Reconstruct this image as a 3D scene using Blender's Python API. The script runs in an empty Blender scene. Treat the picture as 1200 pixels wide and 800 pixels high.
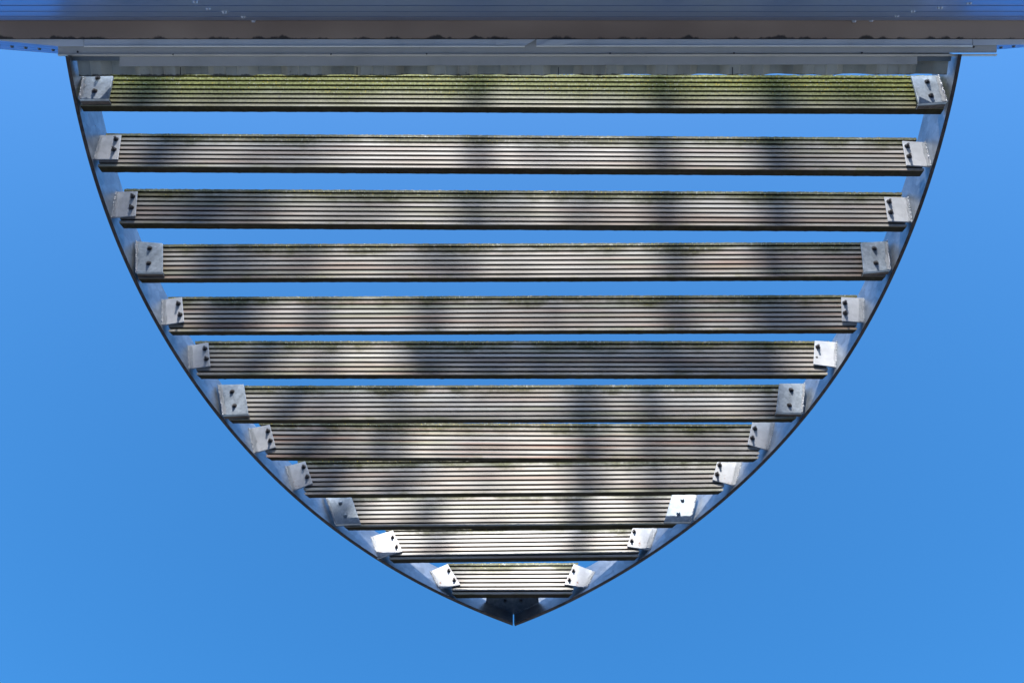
import bpy, bmesh, math, random
import numpy as np
from mathutils import Vector, Matrix, noise

random.seed(7)
SC = bpy.context.scene
COL = SC.collection

# ------------------------------------------------------------------ camera
# one metre units; the eye is at the origin of the survey, 1.6 m above the ground
EYE = 1.6
F = 1000.0                                   # focal length in photo pixels (1200 wide)
TH = math.atan(300.0 / F)                    # camera leans this far off the zenith
cam = bpy.data.cameras.new('camera')
cam.lens = 30.0; cam.sensor_width = 36.0; cam.clip_end = 5000.0; cam.clip_start = 0.01
co = bpy.data.objects.new('camera', cam); COL.objects.link(co)
co.location = (0, 0, EYE)
co.rotation_euler = (math.pi - TH, 0, 0)
SC.camera = co

# ------------------------------------------------------------------ sky and sun
SUN_EL = math.radians(37.3)
world = bpy.data.worlds.new('World'); SC.world = world
world.use_nodes = True
nt = world.node_tree
bgn = nt.nodes['Background']
sky = nt.nodes.new('ShaderNodeTexSky')
sky.sky_type = 'NISHITA'; sky.sun_disc = False
sky.sun_elevation = SUN_EL; sky.sun_rotation = math.radians(180)
sky.air_density = 1.0; sky.dust_density = 2.0; sky.ozone_density = 8.0; sky.altitude = 0
hs = nt.nodes.new('ShaderNodeHueSaturation')
hs.inputs['Saturation'].default_value = 1.18
hs.inputs['Hue'].default_value = 0.493
nt.links.new(sky.outputs[0], hs.inputs['Color'])
nt.links.new(hs.outputs[0], bgn.inputs['Color'])
bgn.inputs['Strength'].default_value = 0.116

sl = bpy.data.lights.new('sun', 'SUN'); sl.energy = 4.8; sl.angle = math.radians(0.53)
sl.color = (1.0, 0.965, 0.92)
so = bpy.data.objects.new('sun', sl); COL.objects.link(so)
so.location = (0, -20, 30)
# light travels towards +Y and down
so.rotation_euler = Vector((0, math.cos(SUN_EL), -math.sin(SUN_EL))).to_track_quat('-Z', 'Y').to_euler()

SC.view_settings.view_transform = 'Standard'
SC.view_settings.look = 'None'
SC.view_settings.gamma = 1.0
SC.view_settings.exposure = 1.62
SC.render.engine = 'CYCLES'
SC.cycles.max_bounces = 6

# ------------------------------------------------------------------ survey helpers
def ray(px, py):
    dx = (px - 600.0) / F; dy = (py - 400.0) / F
    return Vector((dx, math.sin(TH) + dy * math.cos(TH), math.cos(TH) - dy * math.sin(TH)))
def at(px, py, z):
    """survey point (world metres) sighted at a height z above the eye"""
    d = ray(px, py); s = z / d.z
    return Vector((d.x * s, d.y * s, z + EYE))
def psi(py):
    return TH + math.atan((py - 400.0) / F)
H = 2.632                                    # underside of the canopy above the eye
HB = 0.142                                   # depth of the steel bars

# ------------------------------------------------------------------ object helpers
def put(o, parent=None, label=None, cat=None, group=None, kind=None):
    COL.objects.link(o)
    if parent is not None:
        o.parent = parent
        o.matrix_parent_inverse = Matrix.Translation(-parent.location)
    if label: o['label'] = label
    if cat: o['category'] = cat
    if group: o['group'] = group
    if kind: o['kind'] = kind
    return o
def empty(name, loc, label=None, cat=None, group=None):
    o = bpy.data.objects.new(name, None); o.location = loc
    return put(o, None, label, cat, group)
def mesh_obj(name, bm, mats, parent=None, smooth=False, **kw):
    c = Vector((0, 0, 0))
    if len(bm.verts):
        for v in bm.verts: c += v.co
        c /= len(bm.verts)
    for v in bm.verts: v.co -= c
    me = bpy.data.meshes.new(name); bm.to_mesh(me); bm.free()
    for m in (mats if isinstance(mats, (list, tuple)) else [mats]): me.materials.append(m)
    if smooth:
        for p in me.polygons: p.use_smooth = True
    o = bpy.data.objects.new(name, me)
    o.location = c
    COL.objects.link(o)
    if parent is not None:
        o.parent = parent
        # world location stays c (parents are unrotated): subtract the parent's own world position
        o.location = c - world_loc(parent)
    for k, v in kw.items():
        if v is not None: o[k] = v
    return o
def world_loc(o):
    p = o.location.copy()
    while o.parent is not None:
        o = o.parent; p += o.location
    return p
def prism(bm, poly, vec, mat=0):
    """extrude a polygon (world points) along vec"""
    a = [bm.verts.new(p) for p in poly]; b = [bm.verts.new(p + vec) for p in poly]
    n = len(poly); fs = []
    fs.append(bm.faces.new(a)); fs.append(bm.faces.new(b[::-1]))
    for i in range(n):
        j = (i + 1) % n
        fs.append(bm.faces.new((a[j], a[i], b[i], b[j])))
    for f in fs: f.material_index = mat
    return fs
def box(bm, lo, hi, mat=0):
    x0, y0, z0 = lo; x1, y1, z1 = hi
    poly = [Vector((x0, y0, z0)), Vector((x1, y0, z0)), Vector((x1, y1, z0)), Vector((x0, y1, z0))]
    return prism(bm, poly, Vector((0, 0, z1 - z0)), mat)
def frame_of(n):
    n = n.normalized()
    a = n.cross(Vector((1, 0, 0)))
    if a.length < 0.1: a = n.cross(Vector((0, 1, 0)))
    a.normalize()
    return a, n.cross(a)
def cyl(bm, p, n, r, h, k=10, r2=None, rot=0.0, mat=0):
    a, b = frame_of(n); n = n.normalized()
    r2 = r if r2 is None else r2
    A = [bm.verts.new(p + r * (math.cos(rot + 2 * math.pi * i / k) * a + math.sin(rot + 2 * math.pi * i / k) * b)) for i in range(k)]
    B = [bm.verts.new(p + n * h + r2 * (math.cos(rot + 2 * math.pi * i / k) * a + math.sin(rot + 2 * math.pi * i / k) * b)) for i in range(k)]
    fs = [bm.faces.new(A[::-1]), bm.faces.new(B)]
    for i in range(k):
        j = (i + 1) % k
        fs.append(bm.faces.new((A[i], A[j], B[j], B[i])))
    for f in fs: f.material_index = mat
def tube(bm, pts, rads, k=8):
    rings = []
    for i, p in enumerate(pts):
        d = (pts[min(i + 1, len(pts) - 1)] - pts[max(i - 1, 0)])
        a, b = frame_of(d)
        rings.append([bm.verts.new(p + rads[i] * (math.cos(2 * math.pi * j / k) * a + math.sin(2 * math.pi * j / k) * b)) for j in range(k)])
    for r0, r1 in zip(rings, rings[1:]):
        # match the ring start to limit twisting
        s = min(range(k), key=lambda q: (r1[q].co - r0[0].co).length)
        r1[:] = r1[s:] + r1[:s]
        for j in range(k):
            m = (j + 1) % k
            bm.faces.new((r0[j], r0[m], r1[m], r1[j]))
    bm.faces.new(rings[0][::-1]); bm.faces.new(rings[-1])

# ------------------------------------------------------------------ materials
class NT:
    def __init__(s, name):
        s.m = bpy.data.materials.new(name); s.m.use_nodes = True
        s.t = s.m.node_tree; s.b = s.t.nodes['Principled BSDF']
    def n(s, typ, **kw):
        nd = s.t.nodes.new(typ)
        for k, v in kw.items(): setattr(nd, k, v)
        return nd
    def l(s, a, b): s.t.links.new(a, b)
    def coord(s, out='Object', scale=(1, 1, 1), loc=(0, 0, 0)):
        tc = s.n('ShaderNodeTexCoord'); mp = s.n('ShaderNodeMapping')
        mp.inputs['Scale'].default_value = scale; mp.inputs['Location'].default_value = loc
        s.l(tc.outputs[out], mp.inputs['Vector']); return mp.outputs[0]
    def noise(s, vec, scale, detail=4, rough=0.55, dist=0.0):
        nd = s.n('ShaderNodeTexNoise')
        nd.inputs['Scale'].default_value = scale; nd.inputs['Detail'].default_value = detail
        nd.inputs['Roughness'].default_value = rough; nd.inputs['Distortion'].default_value = dist
        s.l(vec, nd.inputs['Vector']); return nd.outputs['Fac']
    def ramp(s, fac, stops):
        r = s.n('ShaderNodeValToRGB'); e = r.color_ramp.elements
        while len(e) < len(stops): e.new(0.5)
        for el, (p, c) in zip(e, stops):
            el.position = p; el.color = (*c, 1) if len(c) == 3 else c
        s.l(fac, r.inputs[0]); return r.outputs[0]
    def step(s, fac, a, b):
        mr = s.n('ShaderNodeMapRange'); mr.interpolation_type = 'SMOOTHSTEP'
        mr.inputs['From Min'].default_value = a; mr.inputs['From Max'].default_value = b
        s.l(fac, mr.inputs['Value']); return mr.outputs[0]
    def mix(s, fac, a, b, mode='MIX'):
        m = s.n('ShaderNodeMix'); m.data_type = 'RGBA'; m.blend_type = mode
        for sock, v in ((m.inputs[0], fac), (m.inputs[6], a), (m.inputs[7], b)):
            if isinstance(v, bpy.types.NodeSocket): s.l(v, sock)
            elif isinstance(v, (int, float)): sock.default_value = v
            else: sock.default_value = (*v, 1)
        return m.outputs[2]
    def math(s, op, a, b=0.0):
        m = s.n('ShaderNodeMath', operation=op)
        for sock, v in ((m.inputs[0], a), (m.inputs[1], b)):
            if isinstance(v, bpy.types.NodeSocket): s.l(v, sock)
            else: sock.default_value = v
        return m.outputs[0]
    def bump(s, h, strength, dist):
        b = s.n('ShaderNodeBump'); b.inputs['Strength'].default_value = strength; b.inputs['Distance'].default_value = dist
        s.l(h, b.inputs['Height']); s.l(b.outputs[0], s.b.inputs['Normal'])
    def set(s, **kw):
        for k, v in kw.items():
            sock = s.b.inputs[k]
            if isinstance(v, bpy.types.NodeSocket): s.l(v, sock)
            elif isinstance(v, (int, float)): sock.default_value = v
            else: sock.default_value = (*v, 1)
        return s.m

def wood(seed, moss, red, lichen, pale=1.0):
    """weathered grooved decking: UV.x runs along the board (m), UV.y across its profile (m)"""
    w = NT('weathered_decking')
    uv = w.coord('UV', (1, 1, 1), (seed * 3.7, seed * 1.3, 0))
    tc = w.n('ShaderNodeTexCoord'); sx = w.n('ShaderNodeSeparateXYZ'); w.l(tc.outputs['UV'], sx.inputs[0])
    v = sx.outputs['Y']
    m2 = w.n('ShaderNodeMapping'); m2.inputs['Scale'].default_value = (3.0, 260, 1); w.l(uv, m2.inputs['Vector'])
    grain = w.noise(m2.outputs[0], 1.0, 6, 0.65)
    m3 = w.n('ShaderNodeMapping'); m3.inputs['Scale'].default_value = (1.2, 14, 1); w.l(uv, m3.inputs['Vector'])
    broad = w.noise(m3.outputs[0], 1.5, 4, 0.6)
    m4 = w.n('ShaderNodeMapping'); m4.inputs['Scale'].default_value = (60, 160, 1); w.l(uv, m4.inputs['Vector'])
    fine = w.noise(m4.outputs[0], 3.0, 5, 0.7)
    base = w.ramp(grain, [(0.25, (0.11, 0.095, 0.078)), (0.43, (0.25, 0.228, 0.195)), (0.60, (0.375, 0.352, 0.315)), (0.8, (0.51, 0.49, 0.45))])
    base = w.mix(w.step(broad, 0.48, 0.75), base, w.mix(0.6, base, (0.22, 0.165, 0.125)))
    # every ridge has weathered a little differently along its length
    rid = w.math('FLOOR', w.math('ADD', w.math('DIVIDE', v, W * 0.1342), 0.25))
    cv = w.n('ShaderNodeCombineXYZ'); sx2 = w.n('ShaderNodeSeparateXYZ'); w.l(uv, sx2.inputs[0])
    w.l(w.math('MULTIPLY', sx2.outputs['X'], 1.6), cv.inputs[0]); w.l(w.math('MULTIPLY', rid, 3.37), cv.inputs[1]); cv.inputs[2].default_value = seed * 2.1
    tn = w.n('ShaderNodeTexNoise'); tn.inputs['Scale'].default_value = 1.0; tn.inputs['Detail'].default_value = 3; w.l(cv.outputs[0], tn.inputs['Vector'])
    tsep = w.n('ShaderNodeSeparateColor'); w.l(tn.outputs['Color'], tsep.inputs[0])
    base = w.mix(w.math('MULTIPLY', w.step(tsep.outputs[0], 0.48, 0.64), 0.70), base, (0.22, 0.145, 0.105))
    base = w.mix(w.math('MULTIPLY', w.step(tsep.outputs[1], 0.52, 0.67), 0.60), base, (0.19, 0.195, 0.11))
    base = w.mix(w.math('MULTIPLY', w.step(tsep.outputs[2], 0.50, 0.68), 0.45), base, (0.50, 0.49, 0.46))
    # reddish, less weathered streaks
    m5 = w.n('ShaderNodeMapping'); m5.inputs['Scale'].default_value = (2.2, 60, 1); m5.inputs['Location'].default_value = (seed * 5.1, 2, 0); w.l(uv, m5.inputs['Vector'])
    rn = w.noise(m5.outputs[0], 1.0, 3, 0.5)
    base = w.mix(w.math('MULTIPLY', w.step(rn, 0.56 - 0.10 * red, 0.74), red), base, (0.30, 0.14, 0.085))
    # dark specks and knots
    base = w.mix(w.math('MULTIPLY', w.step(fine, 0.60, 0.72), 0.65), base, (0.07, 0.06, 0.045))
    base = w.mix(1.0, base, (pale, pale, pale * 0.99), 'MULTIPLY')  # whole-board tint, sunlit brightness put into the colour
    # green algae: heavy on the ridges nearest the upper edge, thin lower down
    wob = w.math('MULTIPLY', w.math('SUBTRACT', w.noise(uv, 7.0, 5, 0.65), 0.5), 0.12)
    vv = w.math('ADD', v, wob)
    reach = 0.022 + 0.14 * moss
    a1 = w.math('SUBTRACT', 1.0, w.step(vv, reach * 0.25, reach * 1.3))
    spot = w.noise(uv, 55.0, 5, 0.75)
    a1 = w.math('MULTIPLY', a1, w.step(spot, 0.24 - 0.08 * moss, 0.50 - 0.12 * moss))
    a1 = w.math('MULTIPLY', a1, min(0.95, 0.78 + 0.3 * moss))
    alg = w.ramp(w.noise(uv, 120.0, 4, 0.7), [(0.3, (0.028, 0.033, 0.010)), (0.55, (0.062 + 0.105 * moss, 0.064 + 0.115 * moss, 0.018 + 0.035 * moss)), (0.78, (0.14 + 0.12 * moss, 0.135 + 0.15 * moss, 0.045 + 0.10 * moss))])
    base = w.mix(a1, base, alg)
    # a little algae towards the drip edge too
    a2 = w.math('MULTIPLY', w.step(vv, 0.128, 0.150), w.step(w.noise(uv, 18.0, 4, 0.6), 0.45, 0.62))
    base = w.mix(w.math('MULTIPLY', a2, 0.55), base, (0.17, 0.165, 0.07))
    # pale grey and yellow lichen specks
    vo = w.n('ShaderNodeTexVoronoi'); vo.inputs['Scale'].default_value = 150.0; w.l(uv, vo.inputs['Vector'])
    sp = w.math('LESS_THAN', vo.outputs['Distance'], 0.34)
    sepc = w.n('ShaderNodeSeparateColor'); w.l(vo.outputs['Color'], sepc.inputs[0])
    pick = w.math('GREATER_THAN', sepc.outputs[0], 0.66)
    top = w.math('SUBTRACT', 1.0, w.step(vv, 0.004 + 0.05 * lichen, 0.016 + 0.10 * lichen))
    lic = w.math('MULTIPLY', w.math('MULTIPLY', sp, pick), top)
    lcol = w.mix(w.math('GREATER_THAN', sepc.outputs[1], 0.6), (0.30, 0.31, 0.235), (0.38, 0.28, 0.03))
    base = w.mix(w.math('MULTIPLY', lic, 0.85), base, lcol)
    # grooves coloured near black (attribute: 1 in a groove)
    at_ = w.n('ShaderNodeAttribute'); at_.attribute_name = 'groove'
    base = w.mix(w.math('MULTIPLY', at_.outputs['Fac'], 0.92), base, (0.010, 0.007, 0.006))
    # drip edge face: near black with an olive tint
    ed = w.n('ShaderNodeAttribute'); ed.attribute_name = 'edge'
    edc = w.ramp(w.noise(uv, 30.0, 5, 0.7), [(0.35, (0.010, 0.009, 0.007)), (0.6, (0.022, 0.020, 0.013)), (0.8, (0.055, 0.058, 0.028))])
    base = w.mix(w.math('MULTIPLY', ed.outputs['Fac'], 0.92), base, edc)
    w.bump(w.math('ADD', w.math('MULTIPLY', grain, 0.8), w.math('MULTIPLY', fine, 0.6)), 0.22, 0.0008)
    spec = w.math('MULTIPLY', w.math('MULTIPLY', 0.55, w.math('SUBTRACT', 1.0, w.math('MULTIPLY', a1, 1.0))), w.math('SUBTRACT', 1.0, w.math('MAXIMUM', ed.outputs['Fac'], at_.outputs['Fac'])))
    return w.set(**{'Base Color': base, 'Roughness': 0.47, 'Specular IOR Level': spec})

def galv(name, lo, hi, metal, rough, rust=0.0, scale=1.0, stain=0.3):
    g = NT(name)
    oc = g.coord('Object')
    n1 = g.noise(oc, 14 * scale, 6, 0.62, 0.6)
    n2 = g.noise(oc, 90 * scale, 4, 0.6)
    vo = g.n('ShaderNodeTexVoronoi'); vo.inputs['Scale'].default_value = 75 * scale; g.l(oc, vo.inputs['Vector'])
    sc = g.n('ShaderNodeSeparateColor'); g.l(vo.outputs['Color'], sc.inputs[0])
    f = g.math('ADD', g.math('MULTIPLY', n1, 0.62), g.math('ADD', g.math('MULTIPLY', n2, 0.22), g.math('MULTIPLY', sc.outputs[0], 0.16)))
    col = g.ramp(f, [(0.36, lo), (0.52, tuple(0.5 * (a + b) for a, b in zip(lo, hi))), (0.64, hi)])
    if stain:
        st = g.noise(g.coord('Object', (9, 9, 3)), 1.6, 5, 0.65)
        col = g.mix(g.math('MULTIPLY', g.step(st, 0.52, 0.70), stain), col, tuple(c * 0.45 for c in lo))
    if rust:
        rn = g.noise(oc, 38 * scale, 4, 0.6)
        col = g.mix(g.math('MULTIPLY', g.step(rn, 0.70 - 0.06 * rust, 0.76 - 0.04 * rust), 0.9), col, (0.21, 0.085, 0.028))
    ro = g.math('ADD', rough - 0.1, g.math('MULTIPLY', n1, 0.22))
    g.bump(f, 0.25, 0.0015)
    return g.set(**{'Base Color': col, 'Metallic': metal, 'Roughness': ro})

M_BAR = galv('galvanised_bar', (0.235, 0.26, 0.285), (0.40, 0.43, 0.46), 0.85, 0.36, 0.25, 0.6, 0.2)
M_BARLIP = galv('dark_edge_steel', (0.035, 0.027, 0.025), (0.090, 0.074, 0.068), 0.2, 0.6, 0.4)  # darker bar edges; on bracket returns it paints in their shade
M_PLATE = galv('galvanised_plate', (0.21, 0.245, 0.28), (0.35, 0.405, 0.46), 0.45, 0.45, 0.0, 1.3)
M_CLEAN = galv('pale_zinc_plate', (0.35, 0.36, 0.375), (0.45, 0.46, 0.475), 0.2, 0.5, 0.35, 0.8, 0.1)
M_WELD = galv('weld_bead', (0.34, 0.35, 0.36), (0.52, 0.53, 0.55), 0.3, 0.45, 0.5, 3.0, 0.2)
M_ZINC = galv('zinc_paint', (0.46, 0.48, 0.50), (0.60, 0.62, 0.64), 0.15, 0.5, 0.0, 2.0, 0.15)
M_BOLT = galv('bolt_steel', (0.055, 0.05, 0.05), (0.15, 0.14, 0.14), 0.6, 0.35, 0.0, 3.0)
M_GUSSET = galv('dark_gusset_steel', (0.12, 0.13, 0.15), (0.24, 0.26, 0.28), 0.4, 0.5, 0.2)
def paint(name, c, rough, metal=0.0, dirt=0.35, spec=0.5):
    g = NT(name); oc = g.coord('Object')
    n1 = g.noise(oc, 5, 5, 0.6); n2 = g.noise(oc, 55, 5, 0.7)
    col = g.mix(g.math('MULTIPLY', g.step(n1, 0.45, 0.72), dirt), c, tuple(x * 0.55 for x in c))
    col = g.mix(g.math('MULTIPLY', g.step(n2, 0.66, 0.76), dirt * 1.3), col, tuple(x * 0.25 for x in c))
    g.bump(n2, 0.08, 0.001)
    return g.set(**{'Base Color': col, 'Roughness': g.math('ADD', rough, g.math('MULTIPLY', n1, 0.12)), 'Metallic': metal, 'Specular IOR Level': spec})
M_CLAD = paint('blue_grey_cladding', (0.44, 0.51, 0.70), 0.25, 0.9, 0.15)
M_CLAD.node_tree.nodes['Principled BSDF'].inputs['Specular Tint'].default_value = (0.55, 0.60, 0.75, 1)
M_SOFFIT = None
M_RIVET = paint('rivet_head', (0.30, 0.34, 0.42), 0.3, 0.6)
M_FLASH = paint('grey_flashing', (0.64, 0.69, 0.73), 0.32, 0.2)
M_FASCIA = paint('dull_grey_fascia', (0.47, 0.47, 0.445), 0.42, 0.05)
def sheet_mat():
    g = NT('grey_green_roof_sheet')
    tc = g.n('ShaderNodeTexCoord'); sx = g.n('ShaderNodeSeparateXYZ'); g.l(tc.outputs['Object'], sx.inputs[0])
    n1 = g.noise(g.coord('Object', (1, 0.4, 1)), 7, 5, 0.6); n2 = g.noise(g.coord('Object', (1, 0.8, 1)), 60, 5, 0.75); n3 = g.noise(g.coord('Object', (1, 0.25, 1)), 28, 4, 0.7)
    col = g.mix(g.step(n1, 0.40, 0.68), (0.47, 0.475, 0.41), (0.29, 0.28, 0.225))
    col = g.mix(g.math('MULTIPLY', g.step(n2, 0.63, 0.74), 0.75), col, (0.06, 0.05, 0.04))
    e = g.math('ADD', sx.outputs['Y'], g.math('MULTIPLY', g.math('SUBTRACT', n3, 0.5), 0.022))
    col = g.mix(g.math('MULTIPLY', g.step(e, 0.0225, 0.0275), 0.9), col, (0.035, 0.03, 0.022))
    return g.set(**{'Base Color': col, 'Roughness': 0.6})
M_SHEETU = sheet_mat()
M_EDGE = paint('dark_edge_strip', (0.14, 0.17, 0.19), 0.5)
M_DARKSEAM = paint('dark_joint', (0.03, 0.03, 0.032), 0.7)
def soffit_mat():
    g = NT('brown_soffit_paint')
    tc = g.n('ShaderNodeTexCoord'); sx = g.n('ShaderNodeSeparateXYZ'); g.l(tc.outputs['Object'], sx.inputs[0])
    oc = g.coord('Object')
    n1 = g.noise(g.coord('Object', (0.55, 1, 1)), 2.2, 3, 0.5)
    col = g.mix(g.step(n1, 0.35, 0.65), (0.22, 0.160, 0.122), (0.36, 0.275, 0.21))
    # black grime hanging from the outer edge in scallops
    n2 = g.noise(g.coord('Object', (1, 0.35, 1)), 11, 4, 0.6)
    e = g.math('ADD', sx.outputs['Y'], g.math('MULTIPLY', g.math('SUBTRACT', n2, 0.56), 0.075))
    col = g.mix(g.math('MULTIPLY', g.step(e, 0.0165, 0.0235), 0.9), col, (0.012, 0.010, 0.009))
    n3 = g.noise(oc, 34, 5, 0.75)
    col = g.mix(g.math('MULTIPLY', g.step(n3, 0.70, 0.77), 0.7), col, (0.03, 0.025, 0.02))
    return g.set(**{'Base Color': col, 'Roughness': 0.6})
M_SOFFIT = soffit_mat()
def ground_mat():
    g = NT('gravel_ground'); oc = g.coord('Object')
    n1 = g.noise(oc, 0.25, 5, 0.6); n2 = g.noise(oc, 40, 4, 0.7)
    col = g.mix(g.step(n1, 0.35, 0.65), (0.25, 0.235, 0.21), (0.31, 0.295, 0.265))
    col = g.mix(g.step(n2, 0.4, 0.7), col, (0.17, 0.16, 0.14))
    return g.set(**{'Base Color': col, 'Roughness': 0.9})
def bark_mat():
    g = NT('bark'); n = g.noise(g.coord('Object', (8, 8, 1.2)), 3, 5, 0.65)
    col = g.ramp(n, [(0.3, (0.05, 0.038, 0.028)), (0.7, (0.17, 0.13, 0.10))])
    g.bump(n, 0.6, 0.02)
    return g.set(**{'Base Color': col, 'Roughness': 0.9})
def leaf_mat():
    g = NT('leaves'); n = g.noise(g.coord('Object'), 2.5, 3, 0.6)
    return g.set(**{'Base Color': g.ramp(n, [(0.3, (0.035, 0.07, 0.02)), (0.7, (0.09, 0.14, 0.04))]), 'Roughness': 0.6})

# ------------------------------------------------------------------ ground
bm = bmesh.new()
vs = [bm.verts.new(p) for p in ((-1500, -1500, 0), (1500, -1500, 0), (1500, 1500, 0), (-1500, 1500, 0))]
bm.faces.new(vs)
mesh_obj('ground', bm, ground_mat(), kind='structure')

# ------------------------------------------------------------------ building
YW = at(600, 24.3, H).y                      # plane of the cladding
bld = empty('building', (0, YW - 2.0, 0), 'low building in blue grey ribbed cladding with brown soffit strip and grey flashings', 'building')
XB = 5.0
# cladding: shallow boards with narrow joints, profile in (y, z) swept along x
def ribbed(bm, p0, p1, z0, z1, pitch, out, gap=0.022, deep=0.020, nz=0):
    """horizontally ribbed panel between plan points p0 -> p1, facing 'out'"""
    prof = []; z = z1
    while z > z0:
        zb = max(z - pitch + gap, z0)
        prof += [(0.0, z), (0.0035, (z + zb) / 2), (0.0, zb)]
        if zb > z0: prof += [(-deep, zb - 0.001), (-deep, zb - gap + 0.001)]
        z -= pitch
    rows = []
    n = 24
    for d, zz in prof:
        rows.append([bm.verts.new(Vector((p0.x + (p1.x - p0.x) * i / n, p0.y + (p1.y - p0.y) * i / n, zz)) + out * d) for i in range(n + 1)])
    for a, b in zip(rows, rows[1:]):
        for i in range(n):
            bm.faces.new((a[i], a[i + 1], b[i + 1], b[i]))
bm = bmesh.new()
ribbed(bm, Vector((-XB, YW, 0)), Vector((XB, YW, 0)), 0.0, H + EYE - 0.002, 0.165, Vector((0, 1, 0)))
mesh_obj('cladding', bm, M_CLAD, bld)
# rivets on the cladding: one column leaning outwards on each side
for pts in (((229, 1), (244, 9), (263, 13.5), (285, 19), (297, 24.0)), ((1136, 2.2), (1102, 8), (1070, 12), (1051, 17.5), (1021, 23.2), (1001, 24.0))):
    for px, py in pts:
        d = ray(px, py); s = YW / d.y
        p = Vector((d.x * s, YW, d.z * s + EYE))
        bm = bmesh.new()
        cyl(bm, p - Vector((0, 0.002, 0)), Vector((0, 1, 0)), 0.0085, 0.008, 10, 0.005)
        mesh_obj('rivet', bm, M_RIVET, bld)
# body of the building behind the cladding and its flat roof
bm = bmesh.new()
box(bm, (-XB, YW - 4.0, 0.0), (XB, YW - 0.02, H + EYE - 0.01))
mesh_obj('wall', bm, M_FASCIA, bld)
bm = bmesh.new()
box(bm, (-XB, YW - 4.05, H + EYE + 0.012), (XB, at(600, 46, H).y, H + EYE + 0.075))
mesh_obj('roof', bm, M_SHEETU, bld)
def strip(name, mat, poly_px, z, thick, parent=bld, extra=None, **kw):
    """a horizontal piece whose underside lies at height z; poly sighted corners"""
    bm = bmesh.new()
    prism(bm, [at(x, y, z) for x, y in poly_px], Vector((0, 0, thick)))
    if extra: extra(bm)
    bmesh.ops.recalc_face_normals(bm, faces=bm.faces[:])
    return mesh_obj(name, bm, mat, parent, **kw)
def lip_on(x0, x1, y0, y1, z, rise):
    """rounded drip lip along the outer edge of a strip (catches the light of the sky)"""
    def f(bm):
        a0, a1 = at(x0, y0, z), at(x1, y0, z); b0, b1 = at(x0, y1, z), at(x1, y1, z)
        n = 5; rows = []
        for i in range(n + 1):
            t = i / n * math.pi / 2
            dy = math.sin(t); dz = 1 - math.cos(t)
            rows.append([bm.verts.new(a0.lerp(b0, dy) + Vector((0, 0, dz * rise - 0.003))), bm.verts.new(a1.lerp(b1, dy) + Vector((0, 0, dz * rise - 0.003)))])
        rows.append([bm.verts.new(a0 + Vector((0, 0, rise))), bm.verts.new(a1 + Vector((0, 0, rise)))])
        for r, q in zip(rows, rows[1:]): bm.faces.new((r[0], r[1], q[1], q[0]))
        bm.faces.new([r[0] for r in rows]); bm.faces.new([r[1] for r in rows][::-1])
    return f
strip('soffit', M_SOFFIT, [(-420, 24.6), (1620, 24.0), (1620, 45.4), (-420, 45.4)], H, 0.008)
# thin black shadow joint behind the soffit
strip('joint', M_DARKSEAM, [(-420, 45.0), (1620, 45.0), (1620, 47), (-420, 47)], H + 0.010, 0.002)
Z1 = H + 0.006
strip('flashing', M_FLASH, [(98.6, 46.3), (628, 46.3), (615.5, 53.8), (98.6, 53.8)], Z1, 0.004, extra=lip_on(98.6, 615, 53.8, 55.4, Z1, 0.005))
strip('flashing', M_FLASH, [(628.6, 46.3), (1139.5, 46.3), (1139.5, 53.4), (628.6, 53.4)], Z1, 0.004, extra=lip_on(628.6, 1139.5, 53.4, 55.0, Z1, 0.005))
strip('flashing', M_FLASH, [(-420, 45.8), (97.9, 46.3), (97.9, 54.6), (68, 54.6), (-8, 47.2), (-420, 46.4)], Z1, 0.004)
strip('flashing', M_FLASH, [(1140.2, 46.3), (1620, 45.8), (1620, 46.4), (1168, 53.0), (1140.2, 53.4)], Z1, 0.004)
# folded overlaps at the middle joint
strip('flashing_overlap', M_FLASH, [(581, 46.6), (597, 46.6), (589, 52.8), (581, 53.2)], Z1 - 0.004, 0.003)
strip('flashing_overlap', M_FLASH, [(646, 46.6), (682, 46.6), (661, 53.0), (632, 53.2)], Z1 - 0.004, 0.003)
Z2 = H + 0.014
strip('fascia', M_FASCIA, [(68, 46), (1168, 46), (1168, 61.9), (68, 64.6)], Z2, 0.006, extra=lip_on(68, 1168, 63.6, 66.2, Z2, 0.010))
Z3 = H + 0.022
strip('soffit_panel', M_FASCIA, [(140, 64), (1075, 63), (1075, 75.6), (140, 78)], Z3, 0.004)
# screws and a joint along the fascia
for x, y in ((91, 61), (203, 64.2), (388, 64), (500, 63.6), (715, 63), (860, 62.6), (1010, 62.2), (1141, 55.2)):
    bm = bmesh.new(); cyl(bm, at(x, y, Z2), Vector((0, 0, -1)), 0.0032, 0.003, 8, 0.002)
    mesh_obj('screw', bm, M_BOLT, bld)
for x in (211, 418, 654, 858):
    strip('joint', M_DARKSEAM, [(x, 79), (x + 0.8, 79), (x + 0.9, 88.2), (x - 0.1, 88.2)], Z3 + 0.006, 0.001)
strip('edge_strip', M_EDGE, [(84, 64), (139.6, 64), (139.6, 71.4), (84, 71.4)], Z3, 0.003)
strip('edge_strip', M_EDGE, [(1075.4, 63), (1116, 63), (1114, 71.8), (1075.4, 71.8)], Z3, 0.003)
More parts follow.
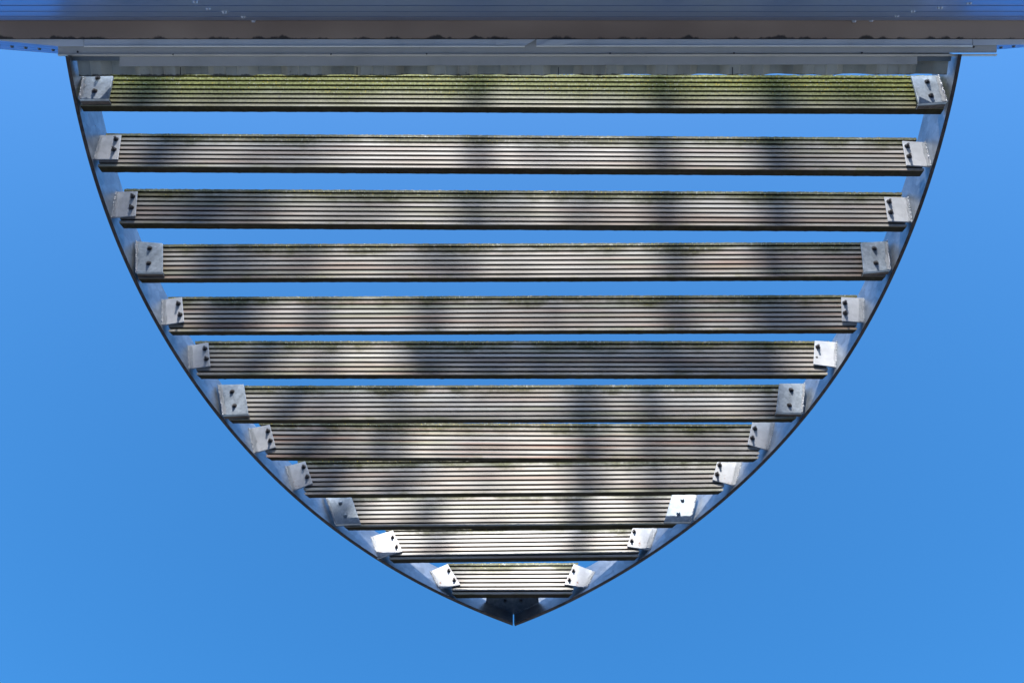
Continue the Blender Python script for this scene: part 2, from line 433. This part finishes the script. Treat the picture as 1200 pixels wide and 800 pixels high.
# trapezoidal roof sheet seen from below, ribs running outwards
bm = bmesh.new()
ZS = H + 0.030
xl, xr = at(91.5, 80, ZS).x, at(1110.5, 80, ZS).x
ye = at(600, 88.6, ZS).y; yb = at(600, 56, ZS).y
pitch = at(686.3, 80, ZS).x - at(600, 80, ZS).x
x_first = at(382, 80, ZS).x
prof = []                                    # (x, rise, cut back)
k0 = -4
xs = []
for k in range(-4, 9):
    c = x_first + 0.046 + k * pitch
    xs += [(c - 0.058, 0.0, 0.0), (c - 0.034, 0.020, 0.0035), (c + 0.034, 0.020, 0.0035), (c + 0.058, 0.0, 0.0)]
    xs += [(c + 0.058 + (pitch - 0.116) * 0.30, 0.0, 0.001), (c + 0.058 + (pitch - 0.116) * 0.34, 0.004, 0.001), (c + 0.058 + (pitch - 0.116) * 0.66, 0.004, 0.0), (c + 0.058 + (pitch - 0.116) * 0.70, 0.0, 0.0)]
xs = [(xl, 0.0, 0.0)] + [q for q in xs if xl + 0.02 < q[0] < xr - 0.02] + [(xr, 0.0, 0.0)]
fine = []
for a, b in zip(xs, xs[1:]):
    n = max(1, int((b[0] - a[0]) / 0.012))
    for i in range(n):
        t = i / n; fine.append(tuple(p + (q - p) * t for p, q in zip(a, b)))
fine.append(xs[-1])
lo = []; hi = []
for x, r, c in fine:
    skew = -0.0022 * (x / 1.4)
    j = 0.0022 * noise.noise(Vector((x * 22, 3, 1))) + 0.003 * max(0, noise.noise(Vector((x * 60, 8, 1))) - 0.25)
    z = ZS + EYE + r
    lo.append((bm.verts.new((x, yb, z)), bm.verts.new((x, ye - c + j + skew, z)), bm.verts.new((x, ye - c + j + skew, z + 0.004))))
for a, b in zip(lo, lo[1:]):
    bm.faces.new((a[0], b[0], b[1], a[1])); bm.faces.new((a[1], b[1], b[2], a[2]))
mesh_obj('roof_sheet', bm, M_SHEETU, bld)
# wing panels: ribbed parapet cladding outside the canopy, leaning out a little and turned back
for s, lo2, hi2 in ((-1, ((72, 54.0), (-420, 9.0)), ((72, 63.4), (-420, 25.5))), (1, ((1164, 52.4), (1620, 9.0)), ((1164, 58.6), (1620, 22.0)))):
    za, zb_ = H + 0.014, H + 0.29
    A0, A1 = at(*lo2[0], za), at(*lo2[1], za); B0, B1 = at(*hi2[0], zb_), at(*hi2[1], zb_)
    bm = bmesh.new(); rows = []
    nr = 4
    outv = Vector((0.08 * s, 1, 0)).normalized()
    for k in range(nr):
        t0, t1 = k / nr, (k + 1) / nr; g = 0.16 / nr
        for t, d in ((t0, 0.0), ((t0 + t1) / 2, 0.002), (t1 - g, 0.0), (t1 - g + 0.004, -0.012), (t1 - 0.004, -0.012)):
            rows.append([bm.verts.new(A0.lerp(A1, q / 10).lerp(B0.lerp(B1, q / 10), t) + outv * d) for q in range(11)])
    rows.append([bm.verts.new(B0.lerp(B1, q / 10)) for q in range(11)])
    rows.append([bm.verts.new(B0.lerp(B1, q / 10) - outv * 0.03) for q in range(11)])
    for a, b in zip(rows, rows[1:]):
        for q in range(10): bm.faces.new((a[q], a[q + 1], b[q + 1], b[q]))
    mesh_obj('parapet', bm, M_CLAD, bld)
    for i in range(9):
        q = A0.lerp(A1, 0.02 + i * 0.033).lerp(B0.lerp(B1, 0.02 + i * 0.033), 0.44)
        bm = bmesh.new()
        cyl(bm, q - outv * 0.001, outv, 0.0065, 0.008, 8, 0.004)
        mesh_obj('rivet', bm, M_BOLT, bld)

# ------------------------------------------------------------------ canopy
can = empty('canopy', (0, at(600, 66, H).y, H + EYE), 'leaf shaped canopy of twelve weathered grooved boards between two curved galvanised bars', 'canopy')

OUT_L = [(76.2, 66.0), (83, 102), (90.5, 139), (100, 177.5), (113, 219.5), (120, 242), (138.5, 289.5), (149.6, 318), (166, 349.5), (180, 375.5), (199.5, 408), (210.5, 426), (240, 469.5), (281, 519.2), (290, 529.5), (330, 569.8), (376, 609.7), (432, 649.6), (500, 689), (560, 717.5), (600.8, 733)]
OUT_R = [(1127.6, 64.0), (1112.3, 139), (1091, 212), (1070.5, 269), (1063, 288), (1044.5, 330.5), (1034.5, 350.5), (1012, 391.5), (1001, 409.8), (981, 440.5), (960, 469.2), (940, 495), (918, 520), (890, 548.3), (868, 569), (850, 586), (821, 610), (790, 633.2), (765.5, 649.8), (720, 678.2), (698.5, 689.8), (650, 714), (615, 729.3), (603.6, 733.4)]
def smooth_curve(px, n=90):
    P = np.array(px, float)
    d = np.r_[0, np.cumsum(np.hypot(*np.diff(P, axis=0).T))]; t = d / d[-1]
    wt = np.ones(len(t)); wt[[0, -1]] = 6
    cx = np.polyfit(t, P[:, 0], 6, w=wt); cy = np.polyfit(t, P[:, 1], 6, w=wt)
    T = np.linspace(0, 1, n)
    return [at(x, y, H) for x, y in zip(np.polyval(cx, T), np.polyval(cy, T))]
BT = 0.0115
bars = {}
for s, pts in ((-1, OUT_L), (1, OUT_R)):
    C = smooth_curve(pts)
    inner = []
    for i, p in enumerate(C):
        d = (C[min(i + 1, len(C) - 1)] - C[max(i - 1, 0)]); d.z = 0; d.normalize()
        n = Vector((-d.y, d.x, 0))
        if n.x * s > 0: n = -n
        q = p + n * BT
        if (q.x - 0.0055) * s < 0.0022: q.x = 0.0055 + 0.0022 * s
        inner.append(q)
    bars[s] = (C, inner)
    bm = bmesh.new(); rows = []
    up = Vector((0, 0, HB)); ch = 0.0015
    for p, q in zip(C, inner):
        d = (q - p).normalized()
        rows.append([bm.verts.new(v) for v in (p + Vector((0, 0, ch)), p + d * ch, q - d * ch, q + Vector((0, 0, ch)), q + up, p + up)])
    for a, b in zip(rows, rows[1:]):
        for j in range(6):
            k = (j + 1) % 6
            f = bm.faces.new((a[j], a[k], b[k], b[j]))
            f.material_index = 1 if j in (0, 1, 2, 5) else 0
    bm.faces.new(rows[0]); bm.faces.new(rows[-1][::-1])
    bmesh.ops.recalc_face_normals(bm, faces=bm.faces[:])
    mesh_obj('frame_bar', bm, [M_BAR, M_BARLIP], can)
def bar_x(s, y):
    """x of the inner face of a bar at plan depth y"""
    P = bars[s][1]
    for a, b in zip(P, P[1:]):
        if min(a.y, b.y) <= y <= max(a.y, b.y) and abs(a.y - b.y) > 1e-9:
            return a.x + (b.x - a.x) * (y - a.y) / (b.y - a.y)
    return (P[0] if y < P[0].y else P[-1]).x

W, T = 0.145, 0.021
# sighted heights on the middle line: upper edge, lower edge; skew; end corners left/right; moss, red, lichen
BOARDS = [
    (87.0, 125.6, 3.6, 94, 1107, 1.15, 0.05, 1.0),
    (158.7, 197.2, 5.0, 114.8, 1083.5, 0.20, 0.35, 0.10),
    (223.2, 263.3, 4.3, 140, 1063, 0.20, 0.30, 0.10),
    (285.0, 325.0, -2.6, 161.5, 1038, 0.16, 0.45, 0.08),
    (346.5, 387.3, -2.5, 197.5, 1004, 0.16, 0.60, 0.03),
    (399.3, 439.0, 0.0, 230.5, 969.7, 0.16, 0.25, 0.03),
    (451.0, 491.0, -1.5, 267.5, 933, 0.14, 0.20, 0.06),
    (495.6, 536.3, 2.0, 312.5, 888.5, 0.14, 0.75, 0.02),
    (537.0, 577.2, -4.5, 357, 847, 0.14, 0.15, 0.02),
    (577.0, 615.4, -3.0, 403, 793, 0.12, 0.10, 0.0),
    (617.0, 653.4, -3.3, 456, 748.5, 0.10, 0.10, 0.0),
    (659.0, 695.5, -0.5, 530, 671, 0.22, 0.30, 0.02),
]
GROOVES = [0.100 + 0.1342 * i for i in range(7)]
GW, GD = 0.0068, 0.0095
def profile(T):
    """(s from the lower edge, depth behind the face, groove, edge) round the section, starting at the lower front corner"""
    P = []
    cut = sorted(W * (1 - g) for g in GROOVES)
    ridge_lo = 0.0
    for c in cut + [W]:
        a, b = ridge_lo, (c - GW / 2 if c < W else W)
        P += [(a + 0.0001, 0.0007, 0.6, 0), (a + 0.0008, 0.0, 0, 0), ((a + b) / 2 - 0.0006, 0.0001, 0, 0), ((a + b) / 2 + 0.0006, 0.0001, 0, 0), (b - 0.0008, 0.0, 0, 0), (b - 0.0001, 0.0007, 0.6, 0)]
        if c < W:
            P += [(c - GW / 2 + 0.0008, GD, 1, 0), (c + GW / 2 - 0.0008, GD, 1, 0)]
            ridge_lo = c + GW / 2
    P += [(W, 0.004, 0, 0), (W, T - 0.001, 0, 0.2), (W - 0.001, T, 0, 0.2), (0.001, T, 0, 0.2), (0.0, T - 0.001, 0, 1), (0.0002, 0.0025, 0, 1)]
    return P
THICK = [0.024, 0.0265, 0.0265, 0.023, 0.0215, 0.023, 0.0215, 0.021, 0.021, 0.021, 0.021, 0.021]
def solve_tilt(yt, yb):
    A, B = math.tan(psi(yb)), math.tan(psi(yt))
    best = min((abs((A * H - W * math.cos(a)) - B * (H + W * math.sin(a))), a) for a in np.radians(np.arange(20, 82, 0.05)))
    return A * H, best[1]
LIT_PALE = [1.0, 1.0, 0.98, 1.0, 1.02, 1.0, 1.18, 1.20, 1.16, 0.95, 0.93, 0.92]     # stronger or weaker sunlight painted into each board's colour
board_info = []
for i, (yt, yb, skew, xl, xr, moss, red, lich) in enumerate(BOARDS):
    PROF = profile(THICK[i])
    y0, al = solve_tilt(yt, yb)
    pxl = ray(xl, yb); pxr = ray(xr, yb)
    XL, XR = pxl.x * H / pxl.z, pxr.x * H / pxr.z
    # skew: the board is not quite square to the axis
    dpp = (at(600, yb + 1, H).y - at(600, yb, H).y)
    rot = math.atan2(skew * dpp, XR - XL)
    u = Vector((0, -math.cos(al), math.sin(al)))          # from the drip edge up the face
    nb = Vector((0, math.sin(al), math.cos(al)))          # out of the back of the board
    ex = Vector((math.cos(rot), math.sin(rot), 0))
    u = Matrix.Rotation(rot, 3, 'Z') @ u; nb = Matrix.Rotation(rot, 3, 'Z') @ nb
    O = Vector((0, y0 + (0 - (XL + XR) / 2) * math.tan(rot), H + EYE))
    def endcut(s, X, y):
        dy = 0.06
        sl = (bar_x(s, y0 - dy) - bar_x(s, y0)) / (-dy)
        sl = max(-0.75, min(0.75, sl))
        return X + sl * (y - y0)
    length = XR - XL
    N = int(length / 0.0040)
    bm = bmesh.new(); uvl = bm.loops.layers.uv.new('UVMap')
    gl = bm.verts.layers.float.new('groove'); el = bm.verts.layers.float.new('edge')
    cols = []; arcs = []
    acc = 0.0; prev = None
    for (s_, d_, g_, e_) in PROF:
        arcs.append(W - s_ if d_ < 0.012 else W + d_)
    sd = i * 17.3
    bow = [random.uniform(-0.0005, 0.0005) for _ in range(3)]
    for c in range(N + 1):
        q = c / N; col = []
        for j, (s_, d_, g_, e_) in enumerate(PROF):
            base = O + u * s_ + nb * d_
            xa, xb = endcut(-1, XL, base.y), endcut(1, XR, base.y)
            x = xa + (xb - xa) * q
            p = Vector((0, 0, 0))
            top = s_ > W - 0.012; low = s_ < 0.004 and e_ > 0
            b = bow[0] * math.sin(x * 2.1 + sd) + bow[1] * math.sin(x * 4.3 + sd)
            off = b
            if top:
                a = 0.0012 + 0.0022 * min(1, moss * 1.5 + lich)
                nn = 0.5 * noise.noise(Vector((x * 55, sd, j * 0.4))) + 1.1 * noise.noise(Vector((x * 230, sd + 3, j * 0.4)))
                off += a * nn * (1.0 if s_ > W - 0.004 else 0.5)
            elif low:
                nn = noise.noise(Vector((x * 40, sd + 9, j * 0.3))) + 0.6 * noise.noise(Vector((x * 130, sd + 5, 0)))
                off += -0.0009 * nn - 0.0022 * max(0, noise.noise(Vector((x * 75, sd + 31, 0))) - 0.42) * (1 if d_ > 0.01 else 0)
            else:
                pass
            P = O + u * (s_ + off) + nb * d_
            P = P + Vector((0, 0, 0))
            P.x = 0
            # run along the board axis to the wanted x
            P += ex * (x / ex.x)
            v = bm.verts.new(P); v[gl] = g_; v[el] = e_
            col.append(v)
        cols.append(col)
    M = len(PROF)
    for c in range(N):
        a, b = cols[c], cols[c + 1]
        for j in range(M):
            k = (j + 1) % M
            f = bm.faces.new((a[j], a[k], b[k], b[j]))
            for lp, vv, cc in zip(f.loops, (j, k, k, j), (c, c, c + 1, c + 1)):
                w_ = arcs[vv] if not (j == M - 1 and vv == 0) else W + 0.002
                lp[uvl].uv = (XL + (XR - XL) * cc / N, w_)
    for col in (cols[0], cols[-1][::-1]):
        f = bm.faces.new(col)
        for lp in f.loops: lp[uvl].uv = (lp.vert.co.y * 1.0, W * 0.7 + 0.02 * (lp.vert.co.z - O.z))
    bmesh.ops.recalc_face_normals(bm, faces=bm.faces[:])
    lab = None
    if i == 0: lab = 'green algae covered board nearest the building'
    elif i == 7: lab = 'board with a bare reddish patch at its left end'
    mesh_obj('deck_board', bm, wood(i + 1, moss, red, lich, LIT_PALE[i]), can, label=lab)
    board_info.append((O, u, nb, ex, al, rot))
    print('board', i + 1, 'y %.3f tilt %.1f' % (y0, math.degrees(al)))

# brackets: plates welded to the bars and bolted to the board faces, corners sighted TL TR BR BL
BR_L = [[(97.5, 90), (132.3, 89), (127, 116), (92.5, 116)], [(116.5, 158.3), (142, 158), (138, 186.7), (114.5, 186.7)],
        [(137, 224.6), (161, 224), (158.5, 253), (134.3, 254.5)], [(159.5, 282.5), (190.3, 285), (190.2, 319), (159, 318.7)],
        [(189.5, 351), (213, 348), (215.6, 377), (191.5, 380.8)], [(220.7, 404.7), (244, 401), (246.2, 429), (222.8, 431.8)],
        [(255, 450.5), (285.5, 450), (291, 485), (261, 486)], [(293, 501.8), (316, 497), (323.2, 523.7), (300.5, 529.8)],
        [(335, 546), (357.6, 540), (366.6, 566), (346, 573.5)], [(380, 579), (411, 579), (422.6, 613), (393, 614)],
        [(442, 626.3), (460.4, 621), (471.6, 645.5), (451, 651.5)], [(505.5, 668.2), (524.6, 660.2), (539.6, 684.6), (518, 688.7)]]
BR_R = [[(1068, 89), (1100, 88.5), (1110, 119.5), (1077, 121.6)], [(1057.5, 165), (1081.5, 166.5), (1087, 195), (1062.5, 193.6)],
        [(1036.4, 230.5), (1061, 231.5), (1065.4, 260), (1041, 259)], [(1009, 284.5), (1040, 282.3), (1043.6, 316), (1012.5, 319)],
        [(986, 348), (1009, 349), (1011, 377.5), (987, 376)], [(955, 398.8), (977.5, 400.5), (976.5, 429.7), (953.4, 426.6)],
        [(913.5, 449), (943.5, 449), (940.5, 483.5), (909.5, 483)], [(881.8, 493.5), (903.5, 494.5), (899, 527), (876, 520.5)],
        [(841, 539), (862.5, 540), (856, 567.6), (834.8, 562)], [(788, 577), (817.5, 577), (809.5, 611), (778.3, 611)],
        [(741.5, 617), (761, 617.5), (757, 643.5), (735, 639.7)], [(672.6, 660), (692, 667.3), (682.5, 687.7), (661.4, 684.2)]]
BO_L = [[(114.5, 91.5), (111, 107)], [(136, 163.5), (133.6, 175.5)], [(155.5, 230.5), (154, 243.5)], [(175.3, 291), (174.2, 308.6)],
        [(209, 356), (211, 368.8)], [(240.2, 408.5), (241.8, 420.5)], [(272, 458.7), (274.7, 475.4)], [(314, 505), (316.8, 516.5)],
        [(355.8, 547), (360, 558.8)], [(399.2, 589), (404.8, 604)], [(460.2, 629), (464.9, 640)], [(526, 668), (532.4, 679)]]
BO_R = [[(1086.5, 96), (1091, 112.5)], [(1063, 171.5), (1065.2, 183.5)], [(1041.8, 236.5), (1043.5, 249)], [(1024.5, 291.3), (1026.5, 308.3)],
        [(990, 355), (990.3, 367)], [(958.3, 406.5), (957.2, 418.4)], [(927, 456.7), (925, 474.7)], [(884.6, 502), (881.6, 513.2)],
        [(843.2, 544.6), (840.2, 555.6)], [(799.6, 585.7), (795, 601.8)], [(743, 622.5), (740.2, 633.4)], [(672, 668.2), (667.2, 678.8)]]
def hit(px, py, p0, n):
    d = ray(px, py); e = Vector((0, 0, EYE))
    t = (p0 - e).dot(n) / d.dot(n)
    return e + d * t
for i in range(12):
    O, u, nb, ex, al, rot = board_info[i]
    big = i % 3 == 0
    off = (0.012 if i == 9 else 0.023) if big else 0.006            # outer face of the plate in front of the board
    thk = 0.008 if big else 0.005
    for s, corners, bolts in ((-1, BR_L[i], BO_L[i]), (1, BR_R[i], BO_R[i])):
        pts = [hit(x, y, O - nb * off, nb) for x, y in corners]
        # carry the welded side on to the inner face of the bar
        o_idx = (0, 3) if s < 0 else (1, 2); i_idx = (1, 2) if s < 0 else (0, 3)
        for a, b in zip(o_idx, i_idx):
            d = (pts[a] - pts[b])
            for _ in range(0 if big else 6):
                gap = (bar_x(s, pts[a].y) - pts[a].x) * s
                if gap <= -0.001 or gap > 0.05: break
                pts[a] = pts[a] + d.normalized() * (gap + 0.0015)
        bm = bmesh.new()
        prism(bm, pts, nb * thk)
        if big:                              # folded return along the lower edge, back to the board; its shade is painted dark
            lo_a, lo_b = pts[3], pts[2]
            e = (lo_b - lo_a).normalized()
            inn = (u - e * u.dot(e)).normalized()
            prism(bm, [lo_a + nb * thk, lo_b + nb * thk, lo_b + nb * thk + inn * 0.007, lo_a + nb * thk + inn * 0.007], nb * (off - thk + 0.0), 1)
        bmesh.ops.recalc_face_normals(bm, faces=bm.faces[:])
        bmesh.ops.bevel(bm, geom=bm.edges[:], offset=0.0009, segments=1, affect='EDGES')
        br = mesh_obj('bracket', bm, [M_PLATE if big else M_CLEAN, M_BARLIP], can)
        # weld bead down the outer side
        bm = bmesh.new()
        a, b = pts[o_idx[0]], pts[o_idx[1]]
        n = 44
        for k in range(n):
            t = k / (n - 1)
            c = a.lerp(b, t) + Vector((random.uniform(-1, 1), random.uniform(-1, 1), random.uniform(-1, 0.5))) * 0.0012 - nb * 0.0005
            c.x -= s * 0.001
            r = random.uniform(0.0016, 0.0028)
            geo = bmesh.ops.create_icosphere(bm, subdivisions=1, radius=r, matrix=Matrix.Translation(c) @ Matrix.Diagonal((1, 1.3, 1, 1)))
        mesh_obj('weld', bm, M_WELD, br, smooth=True)
        # cold zinc paint brushed over the weld, with a ragged inner edge
        bm = bmesh.new()
        ia, ib = pts[i_idx[0]], pts[i_idx[1]]; w0 = random.uniform(0.10, 0.26) * (0.6 if big else 1.0); prev = None
        for k in range(15):
            t = 0.02 + 0.96 * k / 14
            e0 = a.lerp(b, t) - nb * 0.0007; e1 = ia.lerp(ib, t) - nb * 0.0007
            f0 = e0.lerp(e1, 0.01); f1 = e0.lerp(e1, max(0.03, w0 + 0.07 * noise.noise(Vector((t * 6, i * 3.1, s))) + random.uniform(-0.02, 0.02)))
            cur = (bm.verts.new(f0), bm.verts.new(f1))
            if prev: bm.faces.new((prev[0], prev[1], cur[1], cur[0]))
            prev = cur
        bmesh.ops.solidify(bm, geom=bm.faces[:], thickness=0.0004)
        mesh_obj('zinc_paint', bm, M_ZINC, br)
        nf = -nb
        for bi, (bx, by) in enumerate(bolts):
            p = hit(bx, by, O - nb * off, nb)
            if i == 5 and s > 0 and bi == 1:
                bm = bmesh.new(); cyl(bm, p - nf * 0.0005, nf, 0.0042, 0.0008, 10)
                mesh_obj('bolt_hole', bm, M_DARKSEAM, br); continue
            bm = bmesh.new()
            if i == 9:
                cyl(bm, p, nf, 0.0075, 0.0025, 14, 0.0072); cyl(bm, p + nf * 0.0025, nf, 0.0072, 0.0022, 14, 0.0055); cyl(bm, p + nf * 0.0047, nf, 0.0055, 0.0012, 14, 0.003)
                mesh_obj('bolt', bm, M_PLATE, br, smooth=True)
            else:
                hh = 0.0036 if big else 0.0045
                cyl(bm, p, nf, 0.0085, 0.0010, 14); cyl(bm, p + nf * 0.001, nf, 0.0062, hh, 6, None, random.uniform(0, 1)); cyl(bm, p + nf * (hh + 0.001), nf, 0.0036, 0.0030 if big else 0.0065, 9)
                mesh_obj('bolt', bm, M_BOLT, br)
# gusset that ties the two bars together at the tip
zg = H + 0.060
bm = bmesh.new()
prism(bm, [at(x, y, zg) for x, y in ((570.0, 700), (569.5, 706.5), (600.5, 719.5), (603.5, 719.5), (631.5, 706), (631, 700), (628, 684), (574, 684))], Vector((0, 0, 0.008)))
bmesh.ops.recalc_face_normals(bm, faces=bm.faces[:])
gu = mesh_obj('gusset_plate', bm, M_GUSSET, can)
for bx, by in ((592, 703.5), (610.5, 703.5)):
    bm = bmesh.new(); p = at(bx, by, zg)
    cyl(bm, p, Vector((0, 0, -1)), 0.006, 0.005, 6); cyl(bm, p - Vector((0, 0, 0.005)), Vector((0, 0, -1)), 0.004, 0.005, 8)
    mesh_obj('bolt', bm, M_BOLT, gu)
for pa, pb in (((571, 707), (600, 718.6)), ((604, 718.6), (630.5, 706.6))):
    bm = bmesh.new(); a, b = at(*pa, zg - 0.001), at(*pb, zg - 0.001)
    for k in range(16):
        c = a.lerp(b, k / 15) + Vector((0, random.uniform(-1, 1) * 0.001, random.uniform(-0.001, 0.001)))
        bmesh.ops.create_icosphere(bm, subdivisions=1, radius=random.uniform(0.0022, 0.0036), matrix=Matrix.Translation(c))
    mesh_obj('weld', bm, M_PLATE, gu, smooth=True)

# ------------------------------------------------------------------ trees behind the building, whose limbs dapple the boards
BARK = bark_mat(); LEAF = leaf_mat()
YT = -11.0
def zt(k, dy=0.0):
    """height on the plane of the trees that shades board k (1..12, may be fractional)"""
    ys = [b[0].y for b in board_info]
    k = k - 1
    if k < 0: y = ys[0] + k * 0.17
    elif k >= 11: y = ys[11] + (k - 11) * 0.14
    else: y = ys[int(k)] + (ys[int(k) + 1] - ys[int(k)]) * (k - int(k))
    return H + EYE + 0.06 + (y - YT - dy) * math.tan(SUN_EL)
def X_of(px, k):
    yb = BOARDS[max(0, min(11, int(round(k)) - 1))][1] - 18
    d = ray(px, yb); return d.x * (H + 0.06) / d.z
def limb(bm, pts, r0, r1, dy=0.0):
    n = len(pts)
    P = [Vector((X_of(px, k), YT + dy, zt(k, dy))) for px, k in pts]
    # refine with a little wander
    Q = []
    for a, b in zip(P, P[1:]):
        for j in range(5): Q.append(a.lerp(b, j / 5))
    Q.append(P[-1])
    tube(bm, Q, [r0 + (r1 - r0) * i / (len(Q) - 1) for i in range(len(Q))], 8)
    return P[0], P[-1]
def tree(label, base_x, limbs, crown_seed, dy=0.0, sprays=()):
    t = empty('tree', (base_x, YT + dy, 0), label, 'tree', 'bare stemmed trees behind the building')
    bm = bmesh.new()
    for (pts, r0, r1, root) in limbs:
        a, b = limb(bm, pts, r0, r1, dy)
        if root:                              # continue to the ground and up into the crown
            tube(bm, [Vector((base_x, YT + dy, -0.1)), Vector((base_x * 0.6 + a.x * 0.4, YT + dy, a.z * 0.5)), a], [0.16, 0.12, r0], 10)
            tube(bm, [b, b + Vector((random.uniform(-.2, .2), -0.2, 2.2)), b + Vector((random.uniform(-.5, .5), 0.1, 4.5))], [r1, r1 * 0.7, 0.02], 8)
    mesh_obj('trunk', bm, BARK, t, smooth=True)
    bm = bmesh.new(); rnd = random.Random(crown_seed)
    zc = zt(12) + 3.4
    for _ in range(2600):
        c = Vector((rnd.gauss(0, 0.8), rnd.gauss(0, 0.8), rnd.gauss(0, 0.9)))
        if c.z < -1.5: continue
        p = Vector((base_x, YT + dy, zc)) + Vector((c.x * 1.1, c.y * 1.1, c.z * 1.0))
        a = Vector((rnd.uniform(-1, 1), rnd.uniform(-1, 1), rnd.uniform(-1, 1))).normalized(); b = a.cross(Vector((rnd.random(), rnd.random(), 1))).normalized()
        h = rnd.uniform(0.05, 0.10)
        bm.faces.new([bm.verts.new(p + a * h), bm.verts.new(p + b * h * 0.6), bm.verts.new(p - a * h), bm.verts.new(p - b * h * 0.6)])
    for px, k, sx_, sk, n in sprays:          # leafy twigs lower down on the limbs
        for _ in range(n):
            kk = k + rnd.gauss(0, sk * 0.6)
            p = Vector((X_of(px, k) + rnd.gauss(0, sx_ * 0.6) / 390, YT + dy + rnd.uniform(-0.25, 0.25), zt(kk, dy)))
            a = Vector((rnd.uniform(-1, 1), rnd.uniform(-1, 1), rnd.uniform(-1, 1))).normalized(); b = a.cross(Vector((rnd.random(), rnd.random(), 1))).normalized()
            h = rnd.uniform(0.035, 0.065)
            bm.faces.new([bm.verts.new(p + a * h), bm.verts.new(p + b * h * 0.6), bm.verts.new(p - a * h), bm.verts.new(p - b * h * 0.6)])
    mesh_obj('crown', bm, LEAF, t)
tree('forked tree right of the canopy axis behind the building', 0.7, [
    ([(905, -3), (905, 2), (916, 3), (903, 4), (903, 5), (905, 6.5), (930, 9), (960, 13)], 0.060, 0.050, True),
    ([(775, -3), (774, 2), (783, 3), (799, 4), (792, 5), (775, 6.5), (757, 7), (775, 8), (760, 9), (755, 11), (760, 14)], 0.050, 0.040, False),
    ([(905, 5), (960, 4.4), (1000, 4.05), (1075, 4.1)], 0.055, 0.04, False),
    ([(930, 9), (850, 7.2), (835, 8), (800, 8.6)], 0.022, 0.014, False),
    ([(905, 2), (1000, 0.8), (1040, 1.2)], 0.025, 0.02, False),
], 1, 0.0, [(1000, 2.5, 55, 1.0, 20), (985, 3.6, 50, 0.8, 16), (925, 5, 60, 0.6, 22), (900, 6.3, 45, 0.5, 10), (800, 7.3, 55, 0.6, 18), (800, 8.3, 45, 0.6, 16), (770, 9.5, 35, 0.5, 10), (690, 1.2, 120, 0.8, 14), (1060, 4, 30, 0.4, 14)])
tree('tree with a long level branch behind the middle of the building', 0.05, [
    ([(560, -3), (560, 2), (548, 3), (509, 4), (505, 5), (485, 6), (460, 7), (462, 8), (480, 9), (503, 10), (540, 13)], 0.042, 0.04, True),
    ([(640, 5.6), (670, 6.2), (690, 7), (692, 8), (685, 9), (672, 10), (681, 11), (690, 13)], 0.055, 0.055, False),
    ([(470, 5.95), (560, 5.8), (680, 5.85), (800, 5.7), (905, 5.1)], 0.07, 0.06, False),
    ([(509, 4), (430, 2.6), (330, 1.6), (250, 0.8)], 0.022, 0.03, False),
    ([(548, 3), (620, 2.2), (690, 1.2)], 0.018, 0.012, False),
    ([(485, 6), (420, 7.3), (440, 8.4), (520, 9.9)], 0.022, 0.018, False),
], 2, -0.3, [(560, 5.95, 95, 0.28, 30), (700, 5.95, 95, 0.28, 30), (450, 7.4, 45, 0.5, 12), (505, 10.2, 28, 0.4, 14), (610, 10.1, 85, 0.3, 13), (600, 11.2, 60, 0.35, 6), (420, 1.2, 120, 0.7, 12), (560, 3.2, 70, 0.7, 10)])
tree('leaning tree left of the canopy axis behind the building', -1.0, [
    ([(150, -3), (190, 2), (262, 3), (245, 4), (275, 5), (313, 6), (355, 7), (380, 8), (400, 9), (420, 11), (430, 14)], 0.065, 0.05, True),
    ([(300, 2.6), (330, 3.3), (367, 4), (372, 5), (381, 6), (400, 7.4)], 0.035, 0.03, False),
    ([(225, 2.2), (300, 3.0), (290, 5.1), (240, 5.6)], 0.04, 0.03, False),
    ([(75, -1), (106, 1), (126, 2), (146, 3), (170, 4), (196, 5), (226, 6), (262, 7), (306, 8), (348, 9), (396, 10), (420, 10.5)], 0.028, 0.036, False),
    ([(395, 9.6), (345, 9.75), (300, 9.6)], 0.045, 0.02, False),
    ([(345, 6.6), (330, 7), (352, 8), (390, 9)], 0.02, 0.015, False),
], 3, 0.3, [(150, 2.3, 45, 0.8, 16), (215, 4, 45, 0.8, 18), (260, 5, 50, 0.7, 18), (285, 6.2, 40, 0.5, 12), (325, 7.2, 35, 0.6, 14), (350, 8.3, 35, 0.5, 10), (405, 9.2, 35, 0.5, 14), (170, 3, 30, 0.6, 8)])
